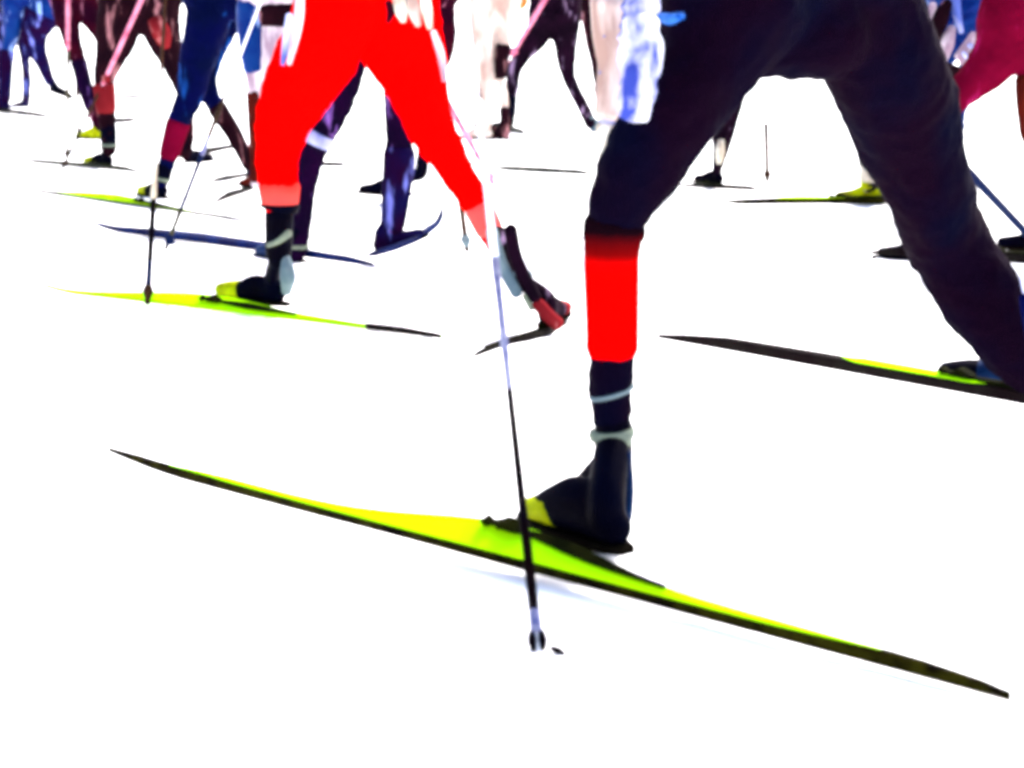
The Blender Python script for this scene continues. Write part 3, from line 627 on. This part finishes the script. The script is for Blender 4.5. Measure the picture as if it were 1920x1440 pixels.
J2 = L(YJ, (1140, -10, 30), (1150, 50, 16), (1155, 110, 12), (1160, 170, 10), (1166, 225, 9))
j = person('mid-distance skier in dark brown tights directly right of the plum skier', (P(1125, 60, YJ).x, YJ, 0), (-.2, .98),
       (P(1112, -20, YJ), P(1140, -20, YJ), .13, .13), [J1], 'maroon', bands=(('calf_band', 'purple', band(J1, 3.8, 5.9, .008)),))
boot(j, P(1133, 218, YJ), P(1136, 242, YJ), Vector((-.4, .8, 0)), .27, 'boot_grey', 'boot_grey', cuff_r=M(9, YJ), top=P(1131, 200, YJ), detail=False)
# cream clad skier and wine one
YO = 11.5
O1 = L(YO, (905, 0, 34), (900, 50, 26), (890, 100, 16), (888, 130, 10))
O2 = L(YO, (950, 0, 32), (948, 50, 18), (944, 90, 12), (938, 140, 9), (944, 190, 9), (946, 232, 8))
O1 = L(YO, (905, 0, 34), (902, 50, 26), (908, 110, 18), (912, 170, 12), (914, 225, 9))
o_ = person('skier in pale cream trousers standing between the red and plum skiers', (P(925, 60, YO).x, YO, 0), (-.2, .98),
       (P(905, -15, YO), P(945, -15, YO), .13, .13), [O1, O2], 'cream', bands=(('knee_band', 'maroon', band(O2, 1.9, 3.1, .012)), ('jacket_hem', 'orange', [(P(975, -8, YO), M(14, YO)), (P(975, 4, YO), M(15, YO)), (P(970, 14, YO), M(10, YO))])))
boot(o_, P(914, 225, YO), P(914, 262, YO), Vector((-.6, .6, 0)), .27, 'cream', 'cream', cuff_r=M(9, YO), top=P(914, 205, YO), detail=False)
boot(o_, P(946, 230, YO), P(948, 262, YO), Vector((-.6, .6, 0)), .27, 'maroon', 'maroon', cuff_r=M(9, YO), top=P(945, 205, YO), detail=False)
tO = G(900, 186); pole('thin dark brown pole standing upright against the cream trousers', tO, along(tO, 894, 20, tO.y, 1.5), .016, (('pole_black', 0, .42), ('pole_brown', .42, 1)), basket='pole_brown', grip=False)
tO = G(958, 210); pole('orange pole just left of the plum skier', tO, along(tO, 944, 0, tO.y-.2, 1.5), .014, (('pink_', 0, 1),) if 0 else (('pole_pink', 0, .45), ('orange', .45, 1)), basket='pole_pink', grip=False)
tO = G(955, 165); pole('pink pole slanting in front of the left thigh of the plum skier', P(958, 105, 14), along(P(958, 105, 14), 1000, 35, 14, 1.0), .013, (('pole_pink', 0, 1),), basket='pole_pink', grip=False)
YT = 9.0
T1 = L(YT, (822, -10, 30), (833, 40, 22), (835, 75, 20), (828, 115, 16), (810, 150, 16), (800, 230, 14), (790, 320, 12))
T2 = L(YT, (780, -10, 30), (770, 60, 26), (760, 150, 18), (750, 260, 14), (748, 330, 12))
t_ = person('skier in wine coloured tights just behind the right hip of the red skier', (P(805, 60, YT).x, YT, 0), (-.2, .98),
       (P(785, -20, YT), P(822, -20, YT), .12, .12), [T1, T2], 'wine')
boot(t_, P(790, 325, YT), P(762, 366, YT), Vector((-.8, .4, 0)), .26, 'boot_black', 'boot_black', cuff_r=M(12, YT), top=P(792, 300, YT), detail=False)
boot(t_, P(748, 325, YT), P(746, 366, YT), Vector((-.8, .4, 0)), .26, 'boot_black', 'boot_black', cuff_r=M(12, YT), top=P(749, 300, YT), detail=False)
pole('short pink pole close behind the right thigh of the red skier', P(925, 345, 8.0), along(P(925, 345, 8.0), 862, 232, 7.9, .9), .010, (('pole_pink', 0, 1),), basket='pole_pink', grip=False)
tO = G(1148, 100, .25) if 0 else P(1149, 88, 13.0)
pole('thin orange brown pole slanting between the brown tights and the lavender trousers', tO, along(tO, 1180, 0, 13.0, 1.1), .012, (('pole_brown', 0, .3), ('orange', .3, 1)), basket='pole_brown', grip=False, br=.015)

# ---- lavender baggy trousers behind the thigh of the front skier
YP = 7.4
P1 = L(YP, (1178, -10, 62), (1172, 60, 52), (1174, 120, 44), (1166, 180, 40), (1156, 226, 34), (1148, 275, 22), (1142, 330, 15), (1138, 400, 12))
P2 = L(YP-.3, (1235, -10, 62), (1222, 70, 58), (1214, 130, 48), (1208, 180, 44), (1204, 215, 42), (1200, 260, 34), (1190, 330, 26), (1180, 410, 18))
p = person('skier in baggy pale lavender trousers just left of the black-suited skier', (P(1200, 100, YP).x, YP, 0), (-.2, .98),
       (P(1185, -30, YP), P(1235, -30, YP), .15, .15), [P1, P2], 'lavender', fold=.05, bands=(('gaiter', 'beige', band(P1, 4.2, 6.9, .012)), ('trouser_leg', 'cream', band(P1, .2, 4.0, .02))))
boot(p, P(1138, 400, YP), P(1140, 452, YP), Vector((-.3, .9, 0)), .27, 'snow' if 0 else 'boot_grey', 'boot_grey', cuff_r=M(17, YP), top=P(1139, 370, YP), detail=False)
boot(p, P(1180, 405, YP-.3), P(1182, 455, YP-.3), Vector((.2, .9, 0)), .27, 'boot_grey', 'boot_grey', cuff_r=M(17, YP), top=P(1184, 370, YP-.3), detail=False)
ski('thin greenish grey ski on the snow left of the lavender trousers', G(920, 318), G(1110, 328), 'ski_grey', 'ski_grey', wide=.02, thick=.011, curl=.03, binding=False)
ski('small violet grey ski tip in the snow between the legs of the red skier', G(650, 312), G(586, 310), 'ski_dark', 'ski_dark', wide=.02, thick=.010, curl=.02, binding=False)

# ---- seen between the legs of the front skier
YM = foot_y(350)
M1 = L(YM, (1400, 20, 46), (1392, 100, 36), (1374, 180, 24), (1358, 230, 25), (1352, 280, 17), (1345, 318, 10))
M2 = L(YM+.5, (1330, 20, 40), (1310, 120, 32), (1296, 200, 26), (1270, 280, 18), (1255, 330, 14))
m_ = person('skier in dark tights seen between the legs of the black-suited skier', (P(1370, 60, YM).x, YM, 0), (-.2, .98),
       (P(1340, -20, YM), P(1395, -20, YM), .13, .13), [M1, M2], 'plum', bands=(('heel_patch', 'beige', [(P(1352, 262, YM-.16), M(5, YM)), (P(1350, 285, YM-.17), M(9, YM)), (P(1348, 305, YM-.14), M(5, YM))]),))
boot(m_, P(1345, 312, YM), P(1350, 348, YM), Vector((-.5, .8, 0)), .26, 'boot_black', 'boot_grey', cuff_r=M(10, YM), top=P(1347, 298, YM), detail=False, thin=.75)
boot(m_, P(1255, 325, YM+.5), P(1262, 352, YM), Vector((-.5, .8, 0)), .26, 'lavender', 'lavender', cuff_r=M(13, YM), top=P(1258, 305, YM+.5), detail=False, thin=.75)
ski('thin dark ski with a bright tail under the dark tights behind the front skier', G(1266, 350), G(1418, 358), 'ski_grey', 'ski_dark', wide=.02, thick=.010, curl=.02, foot=.55)
YN = foot_y(380)
N1 = L(YN, (1560, 20, 50), (1590, 120, 38), (1632, 200, 34), (1640, 260, 28), (1634, 310, 22), (1632, 345, 18))
N2 = L(YN, (1620, 20, 50), (1650, 120, 38), (1690, 220, 28), (1710, 300, 18), (1712, 345, 14))
n = person('skier in pale beige gaiters mostly hidden behind the trailing leg of the black-suited skier', (P(1600, 60, YN).x, YN, 0), (-.2, .98),
       (P(1560, -20, YN), P(1625, -20, YN), .13, .13), [N1, N2], 'plum', bands=(('gaiter', 'beige', band(N1, 2.9, 4.9, .01)),))
boot(n, P(1630, 345, YN), P(1648, 380, YN), Vector((-.8, .5, 0)), .27, 'boot_yellow', 'boot_yellow', cuff_r=M(18, YN), top=P(1632, 322, YN), detail=False)
boot(n, P(1712, 340, YN), P(1720, 380, YN), Vector((-.8, .5, 0)), .27, 'boot_black', 'boot_yellow', cuff_r=M(14, YN), top=P(1712, 322, YN), detail=False)
ski('straight olive and yellow ski lying in the gap between the legs of the black-suited skier', G(1350, 384), G(1690, 382), 'ski_lime', 'ski_edge', roll=.2, wide=.02, thick=.012, curl=.02, foot=.3, dark_ends=.3)
tN = G(1439, 341); pole('lone thin dark pole upright in the gap between the legs of the black-suited skier', tN, along(tN, 1437, 262, tN.y, .42), .010, (('pole_brown', 0, .8),), basket='pole_brown', grip=False, br=.008)

# ---- right edge
YK = 6.9
K1 = L(YK, (1955, -30, 90), (1905, 40, 74), (1872, 100, 52), (1830, 150, 36), (1785, 190, 28), (1765, 250, 24), (1755, 340, 20), (1755, 430, 18))
K2 = L(YK, (1990, -30, 90), (1960, 60, 50), (1935, 130, 26), (1934, 190, 24), (1950, 280, 26), (1975, 380, 20))
k = person('skier in magenta tights at the right edge behind the black-suited skier', (P(1900, 60, YK).x, YK, 0), (-.3, .95),
       (P(1930, -60, YK), P(1990, -60, YK), .13, .13), [K1, K2], 'magenta', bands=(('knee_band', 'brick', band(K2, 2.2, 3.8, .01)),))
boot(k, P(1755, 425, YK), P(1758, 490, YK), Vector((-.9, .3, 0)), .27, 'boot_black', 'boot_black', cuff_r=M(18, YK), top=P(1755, 390, YK), detail=False)
boot(k, P(1975, 390, YK), P(1985, 470, YK), Vector((-.9, .3, 0)), .27, 'boot_black', 'boot_black', cuff_r=M(18, YK), top=P(1970, 360, YK), detail=False)
ski('dark ski with its blunt tip left of the trailing leg of the black-suited skier', P(1632, 476, 6.6), P(2150, 510, 6.1), 'ski_dark', 'ski_dark', wide=.02, thick=.013, curl=.0, foot=.5)
tK = G(1965, 480, .0); pole('thick dark blue pole slanting down to the right edge', tK, along(tK, 1812, 318, 6.6, 1.0), .012, (('pole_blue', 0, 1),), basket='pole_blue', grip=False)
YL = 8.4
L1 = L(YL, (1760, -10, 42), (1768, 50, 34), (1762, 100, 26), (1762, 150, 18), (1758, 230, 14), (1756, 340, 13))
L2 = L(YL, (1812, -10, 48), (1822, 50, 42), (1822, 100, 30), (1812, 150, 18), (1795, 230, 14), (1790, 340, 13))
l = person('skier in blue and white patterned trousers left of the magenta tights', (P(1790, 60, YL).x, YL, 0), (-.2, .98),
       (P(1765, -30, YL), P(1815, -30, YL), .13, .13), [L1, L2], 'bright_blue', fold=.05)
for nm, mm, pts in (('white_panel', 'white_cloth', [(1748, 12, 8), (1740, 40, 9), (1742, 70, 6)]), ('white_panel', 'white_cloth', [(1784, 55, 8), (1774, 85, 14), (1768, 118, 6)]),
                    ('white_panel', 'lavender', [(1790, -4, 10), (1795, 30, 8), (1802, 58, 5)]), ('dark_panel', 'maroon', [(1776, 8, 10), (1760, 40, 18), (1752, 75, 10)]),
                    ('white_panel', 'white_cloth', [(1750, 85, 5), (1750, 110, 7), (1752, 130, 4)]), ('dark_panel', 'maroon', [(1768, 130, 16), (1792, 150, 24), (1800, 175, 20)]), ('white_panel', 'lavender', [(1865, 5, 10), (1858, 28, 9), (1845, 50, 6)])):
    bm = bmesh.new(); tube(bm, [(P(x, y, YL-.28), M(r_, YL-.28)) for x, y, r_ in pts], 12, 4, off=l.location); obj(nm, mesh(bm, nm), MT[mm], l)
# the square white number tag tilted on the trousers, with its dark ring
def plate(par, pts, Y, thick, mm, name):
    bm = bmesh.new(); f0 = [bm.verts.new(P(x, y, Y)-Vector(par.location)) for x, y in pts]; f1 = [bm.verts.new(v.co + Vector((0, -thick, 0))) for v in f0]
    n_ = len(f0); bm.faces.new(f0); bm.faces.new(f1[::-1])
    for a_ in range(n_): bm.faces.new((f0[a_], f0[(a_+1) % n_], f1[(a_+1) % n_], f1[a_]))
    bmesh.ops.bevel(bm, geom=bm.edges[:], offset=.004, segments=2, affect='EDGES')
    return obj(name, mesh(bm, name, False), MT[mm], par)
tg = plate(l, [(1788, 105), (1822, 58), (1842, 70), (1852, 95), (1838, 122), (1818, 140)], YL-.42, .03, 'white_cloth', 'number_tag')
bm = bmesh.new(); tube(bm, [(P(1820+14*math.cos(q)+5*math.sin(q), 98+13*math.sin(q), YL-.47)-Vector(l.location), M(4, YL)) for q in [z*.55-2.6+1.2 for z in range(9)]], 8, 3)
obj('printed_loop', mesh(bm, 'printed_loop'), MT['lavender'], tg)
